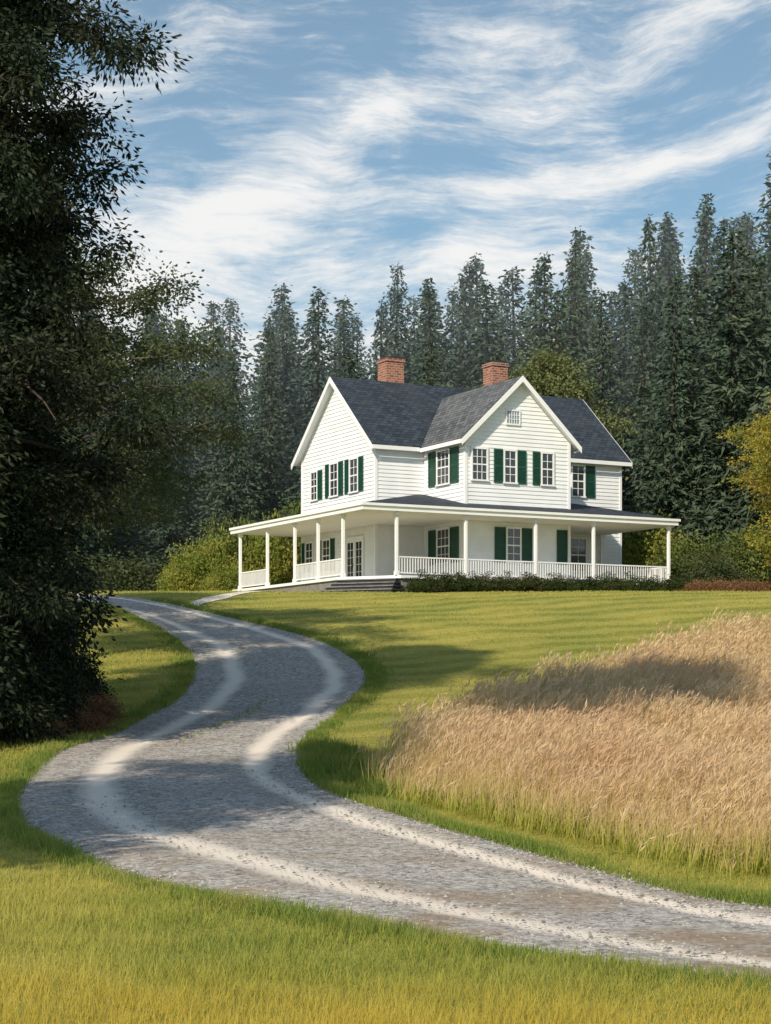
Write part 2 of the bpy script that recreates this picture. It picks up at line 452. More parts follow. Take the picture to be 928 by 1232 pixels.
V = np.vstack([Vm[0], Vp[0]]); F = np.vstack([Vm[1], Vp[1] + len(Vm[0])]); U = np.vstack([Vm[2], Vp[2]])
mi = np.concatenate([np.zeros(len(Vm[1])), np.ones(len(Vp[1]))])
obj('meadow_grass', mesh_np('meadow_grass', V, F, [M_tall, M_plume], uv=U, mi=mi), kind='stuff', label='tall tan meadow grass with feathery pinkish seed heads', category='grass')

# ---------------------------------------------------------------- house
TH = math.radians(28)
house = bpy.data.objects.new('farmhouse', None); col.objects.link(house)
house.location = (-.5, 92.1, 5.36); house.rotation_euler = (0, 0, TH)
house['label'] = 'white two-storey clapboard farmhouse with wraparound porch and dark roof'
house['category'] = 'house'

class B:
    def __init__(s): s.V = []; s.F = []; s.mi = []
    def hexa(s, c, m=0):
        o = len(s.V); s.V += [tuple(x) for x in c]
        for f in ((0, 3, 2, 1), (4, 5, 6, 7), (0, 1, 5, 4), (1, 2, 6, 5), (2, 3, 7, 6), (3, 0, 4, 7)):
            s.F.append(tuple(o + i for i in f)); s.mi.append(m)
    def box(s, x0, x1, y0, y1, z0, z1, m=0):
        s.hexa([(x0, y0, z0), (x1, y0, z0), (x1, y1, z0), (x0, y1, z0), (x0, y0, z1), (x1, y0, z1), (x1, y1, z1), (x0, y1, z1)], m)
    def fr(s, fr, a0, a1, n0, n1, z0, z1, m=0):
        o, t, nn = fr
        def q(a, n_, z): return (o[0] + t[0] * a + nn[0] * n_, o[1] + t[1] * a + nn[1] * n_, z)
        s.hexa([q(a0, n0, z0), q(a1, n0, z0), q(a1, n1, z0), q(a0, n1, z0), q(a0, n0, z1), q(a1, n0, z1), q(a1, n1, z1), q(a0, n1, z1)], m)
    def beam(s, a, b_, wdir, w_, h_, m=0):
        a = Vector(a); b_ = Vector(b_); wd_ = Vector(wdir) * w_; dn = Vector((0, 0, -h_))
        s.hexa([a + dn, b_ + dn, b_ + dn + wd_, a + dn + wd_, a, b_, b_ + wd_, a + wd_], m)
    def out(s, name, mats, parent=house, bevel=0, **kw):
        me = mesh_py(name, s.V, s.F, mats, s.mi)
        o = obj(name, me, parent, **kw)
        if bevel:
            md = o.modifiers.new('bevel', 'BEVEL'); md.width = bevel; md.segments = 1
        return o

def frame(p0, p1):
    p0 = Vector(p0); p1 = Vector(p1); t = (p1 - p0).normalized()
    return (p0, t, Vector((t[1], -t[0])))

def wall(p0, p1, z0, z1, gable=0, slope=1, name='wall'):
    fr = frame(p0, p1); L = (Vector(p1) - Vector(p0)).length
    o, t, nn = fr; V = []; F = []
    bh = .2; z = z0
    def q(a, n_, zz): return (o[0] + t[0] * a + nn[0] * n_, o[1] + t[1] * a + nn[1] * n_, zz)
    ztop = z1 + gable
    while z < ztop - .01:
        zt = min(z + bh, ztop)
        i0 = max(0, (z - z1) / slope); i1 = max(0, (zt - z1) / slope)
        i0 = min(i0, L / 2); i1 = min(i1, L / 2)
        k = len(V)
        V += [q(i0, .004, z), q(L - i0, .004, z), q(i0, .034, z), q(L - i0, .034, z), q(i1, .004, zt), q(L - i1, .004, zt)]
        F += [(k, k + 2, k + 3, k + 1), (k + 2, k + 4, k + 5, k + 3)]
        z = zt
    return obj(name, mesh_py(name, V, F, M_siding), house)

def shutter(fr, x0, sw, z0, z1):
    s_ = B(); zb, zt = z0 - .05, z1 + .06
    s_.fr(fr, x0, x0 + .06, .038, .085, zb, zt); s_.fr(fr, x0 + sw - .06, x0 + sw, .038, .085, zb, zt)
    for zz in (zb, (zb + zt) / 2 - .04, zt - .08): s_.fr(fr, x0 + .06, x0 + sw - .06, .038, .083, zz, zz + .08)
    zz = zb + .1
    while zz < zt - .12:
        s_.fr(fr, x0 + .06, x0 + sw - .06, .039, .07, zz, zz + .035); zz += .07
    s_.fr(fr, x0 + .06, x0 + sw - .06, .037, .045, zb + .08, zt - .08)
    s_.out('shutter', M_shut)

def window(fr, a, z0, z1, w_=.95, cols=3, rows=4, shut='lr', sw=.45, shutter_gap=.02):
    b_ = B(); f = .09
    b_.fr(fr, a - w_ / 2 - f, a + w_ / 2 + f, .036, .10, z1, z1 + f + .03)
    b_.fr(fr, a - w_ / 2 - f - .03, a + w_ / 2 + f + .03, .036, .13, z0 - .08, z0)
    b_.fr(fr, a - w_ / 2 - f, a - w_ / 2, .036, .095, z0, z1)
    b_.fr(fr, a + w_ / 2, a + w_ / 2 + f, .036, .095, z0, z1)
    for i in range(1, cols):
        x = a - w_ / 2 + w_ * i / cols; b_.fr(fr, x - .014, x + .014, .052, .07, z0, z1)
    for j in range(1, rows):
        zz = z0 + (z1 - z0) * j / rows; hw = .032 if j * 2 == rows else .014
        b_.fr(fr, a - w_ / 2, a + w_ / 2, .05, .074, zz - hw, zz + hw)
    w = b_.out('window', M_white)
    g_ = B(); g_.fr(fr, a - w_ / 2, a + w_ / 2, .038, .048, z0, z1)
    g_.out('pane', M_glass, parent=w)
    for sd in shut:
        shutter(fr, a - w_ / 2 - f - shutter_gap - sw if sd == 'l' else a + w_ / 2 + f + shutter_gap, sw, z0, z1)

U2, VD = 15.0, 8.6
CU0, CU1, CV = 2.78, 8.88, -4.18
ZE = 7.2; SL = .86; RZ = ZE + 4.3 * SL
CUm = (CU0 + CU1) / 2; CH = (CU1 - CU0) / 2; CSL = .955; CRZ = ZE + CH * CSL
wall((0, VD), (0, 0), 0, ZE, 4.3 * SL, SL)
wall((0, 0), (CU0, 0), 0, ZE)
wall((CU0, 0), (CU0, CV), 0, ZE)
wall((CU0, CV), (CU1, CV), 0, ZE, CH * CSL, CSL)
wall((CU1, CV), (CU1, 0), 0, ZE)
wall((CU1, 0), (U2, 0), -.9, ZE)
wall((U2, 0), (U2, VD), -.9, ZE, 4.3 * SL, SL)
wall((U2, VD), (0, VD), -.9, ZE)
for (x, y, sx, sy) in ((0, 0, -1, -1), (0, VD, -1, 1), (CU0, CV, -1, -1), (CU1, CV, 1, -1), (U2, 0, 1, -1), (U2, VD, 1, 1)):
    t = B()
    x0, x1 = sorted((x + sx * .05, x - sx * .10)); y0, y1 = sorted((y + sy * .05, y - sy * .10))
    t.box(x0, x1, y0, y1, .0, ZE - .02); t.out('corner_board', M_white)
t = B(); t.box(-.3, CU0 - .002, -.045, -.002, ZE - .32, ZE - .06); t.out('frieze_board', M_white)
t = B(); t.box(CU1 + .055, U2 - .12, -.045, -.002, ZE - .34, ZE - .06); t.out('frieze_board', M_white)
t = B(); t.fr(frame((CU0, 0), (CU0, CV)), .05, 4.05, .036, .05, ZE - .34, ZE - .1); t.out('frieze_board', M_white)

def slab(name, polys, th=.12):
    V = []; F = []; mi = []; uv = []
    for pts, al, mt in polys:
        pts = [Vector(p_) for p_ in pts]; al = Vector(al).normalized()
        nn = (pts[1] - pts[0]).cross(pts[2] - pts[1]).normalized()
        if nn.z < 0: nn = -nn; pts = pts[::-1]
        up = nn.cross(al).normalized()
        o = len(V); n_ = len(pts)
        V += pts + [p_ - nn * th for p_ in pts]
        F.append(tuple(range(o, o + n_))); mi.append(mt); uv += [(p_.dot(al), p_.dot(up)) for p_ in pts]
        F.append(tuple(range(o + 2 * n_ - 1, o + n_ - 1, -1))); mi.append(1); uv += [(0, 0)] * n_
        for i in range(n_):
            j = (i + 1) % n_
            F.append((o + i, o + n_ + i, o + n_ + j, o + j)); mi.append(0); uv += [(0, 0)] * 4
    return obj(name, mesh_py(name, V, F, [M_roof, M_white, M_roof_sunlit], mi, uv), house)
OH = .45; E = ZE - OH * SL; LO = .14
r0, r1 = -.42, U2 + .42
def lift(p_): return (p_[0], p_[1], p_[2] + LO)
mf = [lift(p_) for p_ in [(r0, -OH, E), (r1, -OH, E), (r1, VD / 2, RZ), (r0, VD / 2, RZ)]]
mb = [lift(p_) for p_ in [(r0, VD + OH, E), (r1, VD + OH, E), (r1, VD / 2, RZ), (r0, VD / 2, RZ)]]
vb_ = VD / 2 - (RZ - CRZ) / SL; ce = ZE - OH * CSL
vv = VD / 2 - (RZ - ce) / SL
cl = [lift(p_) for p_ in [(CUm, CV - .42, CRZ), (CUm, vb_, CRZ), (CU0 - OH, vv, ce), (CU0 - OH, CV - .42, ce)]]
cr = [lift(p_) for p_ in [(CUm, CV - .42, CRZ), (CUm, vb_, CRZ), (CU1 + OH, vv, ce), (CU1 + OH, CV - .42, ce)]]
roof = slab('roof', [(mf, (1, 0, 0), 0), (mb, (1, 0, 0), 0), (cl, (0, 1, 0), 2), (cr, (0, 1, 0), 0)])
t = B(); g0 = LO - .015
def L3(x, y, z): return (x, y, z + g0)
for sgn, vE in ((1, -OH), (-1, VD + OH)):
    t.beam(L3(r0 - .05, VD / 2, RZ), L3(r0 - .05, vE, E), (1, 0, 0), .045, .30)
    t.beam(L3(r1 + .005, VD / 2, RZ), L3(r1 + .005, vE, E), (1, 0, 0), .045, .30)
t.beam(L3(r0, -OH - .045, E - .01), L3(CU0 - OH - .06, -OH - .045, E - .01), (0, 1, 0), .04, .2)
t.beam(L3(CU1 + OH + .06, -OH - .045, E - .01), L3(r1, -OH - .045, E - .01), (0, 1, 0), .04, .2)
t.beam(L3(CUm, CV - .47, CRZ), L3(CU0 - OH, CV - .47, ce), (0, 1, 0), .045, .30)
t.beam(L3(CUm, CV - .47, CRZ), L3(CU1 + OH, CV - .47, ce), (0, 1, 0), .045, .30)
t.beam(L3(CU0 - OH - .045, CV - .42, ce - .01), L3(CU0 - OH - .045, vv, ce - .01), (1, 0, 0), .04, .2)
t.beam(L3(CU1 + OH + .005, CV - .42, ce - .01), L3(CU1 + OH + .005, vv, ce - .01), (1, 0, 0), .04, .2)
t.out('roof_trim', M_white)
for (cx_, cy_, top, s_) in ((3.5, 4.9, 12.45, .52), (10.0, 4.8, 12.75, .5)):
    t = B(); t.box(cx_ - s_, cx_ + s_, cy_ - s_, cy_ + s_, 9.5, top - .30)
    t.box(cx_ - s_ - .05, cx_ + s_ + .05, cy_ - s_ - .05, cy_ + s_ + .05, top - .298, top - .12)
    t.box(cx_ - s_ + .1, cx_ + s_ - .1, cy_ - s_ + .1, cy_ + s_ - .1, top - .118, top, 1)
    t.out('chimney', [M_brick, M_step], parent=roof)

fl = frame((0, VD), (0, 0)); ff = frame((0, 0), (U2, 0)); fcl = frame((CU0, 0), (CU0, CV)); fcf = frame((CU0, CV), (CU1, CV))
window(fl, VD - 2.3, 4.85, 6.5, .85, 2, 4, 'lr', .50)
window(fl, VD - 4.6, 4.85, 6.5, .85, 2, 4, 'lr', .50)
window(fl, VD - 7.0, 4.85, 6.3, .70, 2, 4, 'r', .50)
window(fl, VD - 5.5, .95, 2.55, .8, 2, 4, 'lr', .42)
window(fl, VD - 7.6, .95, 2.55, .8, 2, 4, 'l', .42)
window(fcl, 2.1, 4.95, 6.6, 1.15, 3, 4, 'lr', .82)
window(fcl, 2.1, 1.0, 2.65, 1.15, 3, 4, 'lr', .82)
window(fcf, .78, 5.0, 6.5, .80, 3, 4, '')
window(fcf, 2.55, 4.95, 6.5, .62, 2, 4, 'lr', .52)
window(fcf, 4.75, 4.95, 6.5, .62, 2, 4, 'l', .45)
window(fcf, 2.75, 1.0, 2.65, .72, 2, 4, 'lr', .62)
shutter(fcf, 5.32, .62, 1.0, 2.65)
window(ff, 12.2, 5.0, 6.6, .72, 2, 4, 'r', .62)
window(ff, 12.2, 1.0, 2.7, .95, 2, 4, '', .62)
t = B(); o0 = 2.72
t.fr(fcf, o0 - .42, o0 + .42, .036, .09, 8.5, 8.58); t.fr(fcf, o0 - .42, o0 + .42, .036, .09, 7.8, 7.88)
t.fr(fcf, o0 - .42, o0 - .36, .036, .088, 7.88, 8.5); t.fr(fcf, o0 + .36, o0 + .42, .036, .088, 7.88, 8.5)
for i in range(1, 5):
    x = o0 - .36 + .72 * i / 5; t.fr(fcf, x - .012, x + .012, .05, .075, 7.88, 8.5)
for zz in (8.09, 8.29): t.fr(fcf, o0 - .36, o0 + .36, .05, .073, zz - .012, zz + .012)
w = t.out('attic_window', M_white)
t = B(); t.fr(fcf, o0 - .36, o0 + .36, .038, .046, 7.88, 8.5)
t.out('pane', plain('pale_pane', (.22, .28, .34), .3), parent=w)
t = B(); a0 = VD - 2.2
t.fr(fl, a0 - 1.0, a0 + 1.0, .036, .10, 2.35, 2.5)
for x in (a0 - 1.0, a0 - .05, a0 + .9): t.fr(fl, x, x + .1, .036, .098, 0, 2.35)
for s_ in (-1, 1):
    ctr = a0 + s_ * .475
    t.fr(fl, ctr - .42, ctr + .42, .05, .085, .0, .3); t.fr(fl, ctr - .42, ctr + .42, .05, .085, 2.23, 2.35)
    for x in (-.42, .34): t.fr(fl, ctr + x, ctr + x + .08, .05, .085, .3, 2.23)
    t.fr(fl, ctr - .012, ctr + .012, .052, .075, .3, 2.23)
    for j in range(1, 5):
        zz = .3 + 1.93 * j / 5; t.fr(fl, ctr - .34, ctr + .34, .052, .074, zz - .012, zz + .012)
d = t.out('door', M_white)
t = B(); t.fr(fl, a0 - .9, a0 + .9, .038, .048, .02, 2.34); t.out('pane', M_glass, parent=d)
t = B(); t.fr(fl, a0 - .10, a0 - .07, .10, .15, .98, 1.12); t.out('handle', M_step, parent=d)

PU0, PV0, PU1 = -4.12, -6.6, 13.9
PZ0 = 3.3; PS = .2
def prism(name, poly, z0, z1, mats, mi_top=0, mi_side=0):
    V = [(x, y, z1) for x, y in poly] + [(x, y, z0) for x, y in poly]; n_ = len(poly)
    F = [tuple(range(n_)), tuple(range(2 * n_ - 1, n_ - 1, -1))]; mi = [mi_top, mi_top]
    for i in range(n_): j = (i + 1) % n_; F.append((i, n_ + i, n_ + j, j)); mi.append(mi_side)
    return obj(name, mesh_py(name, V, F, mats, mi), house)
prism('porch_floor', [(-4.06, 8.8), (-4.06, -3.78), (-2.09, -6.55), (13.8, -6.55), (13.8, -.01), (CU1 + .06, -.01), (CU1 + .06, CV - .04), (CU0 - .04, CV - .04), (CU0 - .04, -.05), (-.06, -.05), (-.06, 8.8)], -.14, -.003, [M_floor, M_white], 0, 1)
prism('porch_base', [(-3.95, 8.7), (-3.95, -3.7), (-2.0, -6.4), (13.7, -6.4), (13.7, -.1), (0.1, -.1), (.1, 8.7)], -1.3, -.145, [M_skirt])
prism('porch_ceiling', [(-3.92, 8.75), (-3.92, -6.4), (13.7, -6.4), (13.7, -.02), (CU1 + .06, -.02), (CU1 + .06, CV - .04), (CU0 - .04, CV - .04), (CU0 - .04, -.05), (-.06, -.05), (-.06, 8.75)], 2.98, 3.03, [M_ceil])
def pz(d_): return PZ0 + PS * d_
k_ = 2.48
hz = pz(6.6)
LPp = [(PU0, PV0, PZ0), (k_, 0, hz), (-.0, 0, pz(4.12)), (-.0, VD + .3, pz(4.12)), (PU0, VD + .3, PZ0)]
FPp = [(PU0, PV0, PZ0), (PU1, PV0, PZ0), (11.7, 0, hz), (CU1, 0, hz), (CU1, CV, pz(PV0 * -1 + CV)), (CU0, CV, pz(-PV0 + CV)), (CU0, 0, hz), (k_, 0, hz)]
RPp = [(PU1, PV0, PZ0), (PU1, 0, PZ0), (11.7, 0, hz)]
V = []; F = []; mi = []; uv = []
for pts, al in ((LPp, (0, 1)), (FPp, (1, 0)), (RPp, (0, 1))):
    a3 = sum((Vector(pts[i]).cross(Vector(pts[(i + 1) % len(pts)])) for i in range(len(pts))), Vector())
    if a3.z < 0: pts = pts[::-1]
    o_ = len(V); V += pts; F.append(tuple(range(o_, o_ + len(pts)))); mi.append(0)
    uv += [((p_[0] if al[0] else p_[1]), (p_[1] if al[0] else p_[0]) * 1.02) for p_ in pts]
obj('porch_roof', mesh_py('porch_roof', V, F, [M_roof], mi, uv), house)
t = B()
t.box(PU0, PU0 + .2, PV0 + .2, VD + .3, 2.98, PZ0 - .004)
t.box(PU0, PU1, PV0, PV0 + .2, 2.98, PZ0 - .004)
t.box(PU1 - .2, PU1, PV0 + .2, 0, 2.98, PZ0 - .004)
t.box(PU0 + .2, -.05, VD + .1, VD + .3, 2.98, PZ0 - .004)
t.box(PU0 - .08, PU0 - .002, PV0 - .08, VD + .3, PZ0 - .12, PZ0 + .0)
t.box(PU0, PU1 + .08, PV0 - .08, PV0 - .002, PZ0 - .12, PZ0 + .0)
t.out('porch_fascia', M_white)
def post(u_, v_):
    t = B(); s_ = .068
    t.box(u_ - s_, u_ + s_, v_ - s_, v_ + s_, .2, 2.8); t.box(u_ - .10, u_ + .10, v_ - .10, v_ + .10, 0, .198); t.box(u_ - .105, u_ + .105, v_ - .105, v_ + .105, 2.802, 2.975)
    t.out('porch_post', M_white, bevel=.008)
fu = [-2.2, 1.55, 5.5, 8.9, 13.5]; lv = [-3.92, -1.22, 1.45, 4.78, 8.3]
for u_ in fu: post(u_, -6.3)
for v_ in lv: post(-3.8, v_)
post(13.5, -.35)
def rail(p0, p1):
    fr = frame(p0, p1); L = (Vector(p1) - Vector(p0)).length; t = B()
    t.fr(fr, .12, L - .12, -.035, .035, .84, .90); t.fr(fr, .12, L - .12, -.025, .025, .10, .15)
    n_ = int((L - .3) / .14)
    for i in range(n_ + 1):
        x = .15 + (L - .3) * i / n_; t.fr(fr, x - .017, x + .017, -.017, .017, .152, .838)
    t.out('railing', M_white)
for i in range(4): rail((fu[i], -6.3), (fu[i + 1], -6.3))
rail((13.5, -6.2), (13.5, -.4))
rail((-3.8, 8.3), (-3.8, 4.78)); rail((-3.8, 1.45), (-3.8, -1.22)); rail((-3.8, -1.22), (-3.8, -3.92))
sf = frame((-4.0, -3.75), (-2.05, -6.5))
for i in range(4):
    t = B(); zt = -.15 - .18 * i
    t.fr(sf, .12 - .1 * i, 3.25 + .1 * i, .06, .34 + .36 * i, zt - .19 - (.4 if i == 3 else 0), zt - .052)
    t.fr(sf, .08 - .1 * i, 3.29 + .1 * i, .06, .40 + .36 * i, zt - .05, zt, 1)
    t.out('step', [M_step, M_tread])

# ---------------------------------------------------------------- foliage
def leaves_cloud(C, sig, per, ls, flat=.7, wr=(.45, .3), down=.25):
    n_ = len(C) * per
    idx = np.repeat(np.arange(len(C)), per)
    off = rng.normal(size=(n_, 3)) * np.array([1, 1, flat]) * (sig if np.isscalar(sig) else sig[idx][:, None])
    P = C[idx] + off
    D = nrm(off + rng.normal(size=(n_, 3)) * .5 * np.mean(sig)) + np.array([0, 0, -down])
    r_ = .55 * rng.random(len(C))[idx] + .45 * rng.random(n_)
    return diamonds(P, D, ls * (.6 + .8 * rng.random(n_)), ls * (wr[0] + wr[1] * rng.random(n_)), None, r_)

def broad_tree(name, loc, H, R, prof, nl, per, ls, matl, matb, tmin=.15, rise=.35, droop=.25, sig=.4, tr=.3, seedn=1, label='', category='tree', group=None, flat=.7, sub=.32, wr=(.45, .3), down=.25):
    global rng
    rng = np.random.default_rng(seedn)
    zb = float(ground_z(loc[0], loc[1])) - .1
    ts = np.linspace(0, 1, 14)
    wob = np.cumsum(rng.normal(size=(14, 2)) * H * .006, 0)
    tp = np.stack([wob[:, 0], wob[:, 1], ts * H * .97], -1)
    tubes = [tube(tp, tr * (1 - ts) ** .8 + .02 + .25 * tr * np.exp(-ts * 30), 9)]
    C = []
    for i in range(nl):
        t_ = tmin + (1 - tmin) * ((i + rng.random()) / nl) * .98
        p0 = np.array([np.interp(t_, ts, tp[:, j]) for j in range(3)])
        a = i * 2.399 + rng.normal() * .3
        Ln = R * prof(t_) * (.55 + .6 * rng.random())
        hd = np.array([math.cos(a), math.sin(a), 0])
        s_ = np.linspace(0, 1, 8)[:, None]
        path = p0 + hd * Ln * s_ + np.array([0, 0, 1]) * (rise * Ln * s_ - droop * Ln * s_ ** 2) + np.cumsum(rng.normal(size=(8, 3)) * Ln * .02, 0)
        rr = max(.02, tr * .26 * (1 - t_ * .6)) * (1 - s_[:, 0]) + .012
        tubes.append(tube(path, rr, 5))
        for q in range(int(3 + Ln * 1.9)):
            s1_ = .25 + .78 * rng.random(); pq = np.array([np.interp(s1_, s_[:, 0], path[:, j]) for j in range(3)])
            l2 = Ln * sub * (1.15 - s1_ * .6); a2 = a + rng.choice([-1, 1]) * (.5 + .7 * rng.random())
            e = pq + np.array([math.cos(a2), math.sin(a2), .25 * rng.normal()]) * l2
            if q % 2 == 0: tubes.append(tube([pq, (pq + e) / 2 + [0, 0, .05], e], [.025, .018, .008], 4))
            C.append(e); C.append(pq * .5 + e * .5 + rng.normal(size=3) * .1)
    C = np.array(C)
    e = bpy.data.objects.new(name, None); col.objects.link(e); e.location = (loc[0], loc[1], zb)
    e['label'] = label; e['category'] = category
    if group: e['group'] = group
    T_ = merge(tubes)
    obj('trunk', mesh_np('trunk', T_[0], T_[1], matb, smooth=True), e)
    Lf = leaves_cloud(C, sig * (.6 + .7 * rng.random(len(C))), per, ls, flat, wr, down)
    obj('crown', mesh_np('crown', Lf[0], Lf[1], matl, uv=Lf[2]), e)
    return e

def shrub_mesh(seedn, R, H, nC, per, ls, matl):
    global rng
    rng = np.random.default_rng(seedn)
    d_ = nrm(rng.normal(size=(nC, 3))); d_[:, 2] = np.abs(d_[:, 2])
    lump = 1 + .22 * np.sin(d_[:, :1] * 5 + seedn) * np.sin(d_[:, 1:2] * 4 + 2 * seedn) + .15 * rng.normal(size=(nC, 1))
    rad = (.45 + .55 * rng.random((nC, 1)) ** .5) * lump
    C = d_ * rad * np.array([R, R, H * .85]); C[:, 2] += .12 * H
    Lf = leaves_cloud(C, .13 * R, per, ls)
    Lf[0][:, 2] = np.maximum(Lf[0][:, 2], -.1)
    return mesh_np('shrub', Lf[0], Lf[1], matl, uv=Lf[2])

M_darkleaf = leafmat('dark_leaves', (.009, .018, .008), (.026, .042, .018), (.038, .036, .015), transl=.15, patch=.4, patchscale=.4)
M_oak = leafmat('oak_leaves', (.035, .058, .024), (.10, .13, .050), (.12, .115, .05), transl=.35, patch=.4, patchscale=.5)
M_lime = leafmat('lime_leaves', (.11, .17, .03), (.34, .37, .07), (.40, .36, .08), transl=.45)
M_olive = leafmat('olive_leaves', (.10, .13, .05), (.20, .22, .08), transl=.3)
M_gold = leafmat('golden_leaves', (.24, .20, .03), (.56, .43, .07), (.26, .30, .05), transl=.45, patch=.8, patchscale=.6)
M_hedge = leafmat('hedge_leaves', (.015, .035, .008), (.06, .09, .02), (.08, .055, .022), transl=.2, patch=.4, patchscale=.9)
M_rust = leafmat('rust_leaves', (.16, .08, .04), (.30, .17, .08), transl=.3)
M_mid = leafmat('mid_leaves', (.06, .10, .025), (.18, .21, .05), transl=.3)

def pf_cyp(t_):
    return float(np.interp(t_, [0, .12, .25, .34, .45, .6, .68, .78, .86, 1], [.6, .7, .82, .92, .66, .64, .84, .92, .78, .25]))
pf_round = lambda t_: max(.12, math.sin(min(1, (t_ - .1) / .9) * math.pi * .9 + .25))
pf_full = lambda t_: (1 - t_) ** .5 * .9 + .1
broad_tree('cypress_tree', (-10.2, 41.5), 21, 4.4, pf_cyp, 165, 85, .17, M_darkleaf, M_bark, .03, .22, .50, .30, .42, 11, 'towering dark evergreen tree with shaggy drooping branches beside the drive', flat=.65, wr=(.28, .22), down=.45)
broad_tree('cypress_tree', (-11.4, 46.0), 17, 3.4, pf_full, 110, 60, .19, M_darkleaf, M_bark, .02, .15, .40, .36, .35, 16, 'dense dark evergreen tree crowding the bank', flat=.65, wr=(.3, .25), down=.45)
broad_tree('oak_tree', (-11.0, 59), 14.4, 6.2, pf_round, 56, 60, .135, M_oak, M_barkg, .30, .38, .2, .30, .32, 12, 'spreading leafy oak with open branches on the bank', flat=.6)
broad_tree('oak_tree', (-17.0, 68), 13.5, 4.4, pf_round, 60, 40, .18, M_oak, M_barkg, .15, .35, .2, .45, .32, 14, 'dense leafy oak beside the gravel drive')
# roadside trees just past the edge of view: their shade falls over the drive and the meadow
broad_tree('oak_tree', (-11.4, 18.2), 18, 4.0, pf_round, 50, 30, .26, M_oak, M_barkg, .28, .35, .2, .5, .35, 21, 'large roadside oak shading the drive')
broad_tree('oak_tree', (-14.2, 11.5), 35.5, 7.4, pf_round, 60, 30, .32, M_oak, M_barkg, .80, .05, .10, .5, .38, 22, 'tall roadside oak shading the meadow')
broad_tree('golden_tree', (20.1, 90.0), 10.6, 3.8, pf_round, 56, 40, .14, M_gold, M_barkg, .12, .45, .2, .32, .2, 31, 'autumn tree with golden yellow leaves near the house', flat=.5)
broad_tree('olive_tree', (9.9, 111), 16.0, 4.2, pf_round, 60, 40, .22, M_olive, M_barkg, .15, .4, .15, .40, .25, 32, 'round olive-green tree behind the roof')

def place(me, x, y, s=1, sz=None, name='shrub', label='', group=None, cat='shrub', rot=None):
    o = obj(name, me, None, (x, y, float(ground_z(x, y)) - .03))
    o.scale = (s, s, sz or s); o.rotation_euler = (0, 0, rng.random() * 6.28 if rot is None else rot)
    o['label'] = label; o['category'] = cat
    if group: o['group'] = group
    return o
hm = [shrub_mesh(50 + i, .72, .95, 70, 60, .085, M_hedge) for i in range(4)]
R2 = Matrix.Rotation(TH, 2); rr_ = np.random.default_rng(3)
for i in range(27):
    u_ = -1.6 + i * .62 + rr_.normal() * .06; v_ = -7.3 + rr_.normal() * .07
    q = R2 @ Vector((u_, v_)) + Vector((-.5, 92.1))
    place(hm[i % 4], q.x, q.y, .85 + .25 * rr_.random(), .70 + .2 * rr_.random(), 'hedge_shrub', 'low dark green shrub against the porch base', 'shrubs along the porch')
lm = [shrub_mesh(60 + i, 1.0, 1.5, 150, 60, .085, m_) for i, m_ in enumerate((M_lime, M_mid, M_oak))]
for (x, y, s, sz, k, lb) in [(-11.0, 101, 1.4, 1.9, 0, 'lime green bush'), (-9.6, 102, 1.5, 2.5, 0, 'lime green bush'), (-8.2, 104, 1.9, 3.2, 1, 'rounded green bush'), (-6.6, 103, 1.7, 3.0, 0, 'lime green bush'), (-5.2, 106, 1.8, 3.9, 1, 'rounded green bush'), (-4.0, 105, 1.6, 3.2, 0, 'lime green bush'), (-2.4, 108, 2.2, 3.4, 0, 'lime green bush'), (-8.8, 100, 1.2, 1.4, 0, 'lime green bush'),
        (-14.5, 106, 2.2, 1.8, 2, 'dark green bush'), (-17.5, 105, 2.4, 2.0, 2, 'dark green bush'), (-21, 106, 2.6, 2.6, 2, 'dark green bush'),
        (16.2, 99, 1.9, 2.2, 1, 'rounded green bush'), (18.2, 98, 2.0, 2.4, 1, 'rounded green bush'), (20.4, 97, 2.2, 2.6, 1, 'rounded green bush'), (17.0, 94, 1.5, 1.5, 2, 'dark green bush'), (14.8, 104, 2.1, 3.0, 0, 'lime green bush'), (22.5, 99, 2.6, 3.2, 2, 'dark green bush')]:
    place(lm[k], x, y, s, sz, 'bush', lb + ' at the edge of the lawn', 'bushes around the lawn', 'bush')
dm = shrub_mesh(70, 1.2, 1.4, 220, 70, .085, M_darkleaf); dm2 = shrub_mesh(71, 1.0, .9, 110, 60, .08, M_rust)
for (x, y, s, sz) in [(-9.7, 46, 1.5, 2.8), (-8.7, 44.5, 1.0, 1.3), (-10.4, 50, 1.5, 2.3), (-11.6, 55.5, 1.4, 1.6), (-10.6, 41, 1.8, 2.6), (-8.6, 49.5, .8, 1.0)]:
    place(dm, x, y, s, sz, 'undergrowth_bush', 'dark leafy undergrowth bush on the shaded bank', 'undergrowth on the bank', 'bush')
for (x, y, s, sz) in [(-7.8, 47.0, .9, .8), (-7.7, 45.0, .8, .6), (-8.0, 48.9, .8, .6), (-8.3, 43.0, .7, .6)]:
    place(dm2, x, y, s, sz, 'rust_shrub', 'rust brown low shrub on the bank', 'rust shrubs', 'shrub')
for i in range(8):
    place(dm2, 15.6 + i * .95, 90.8 + rr_.normal() * .3 + i * .15, .75, .75, 'rust_shrub', 'rust brown low shrub at the lawn edge', 'rust shrubs', 'shrub')

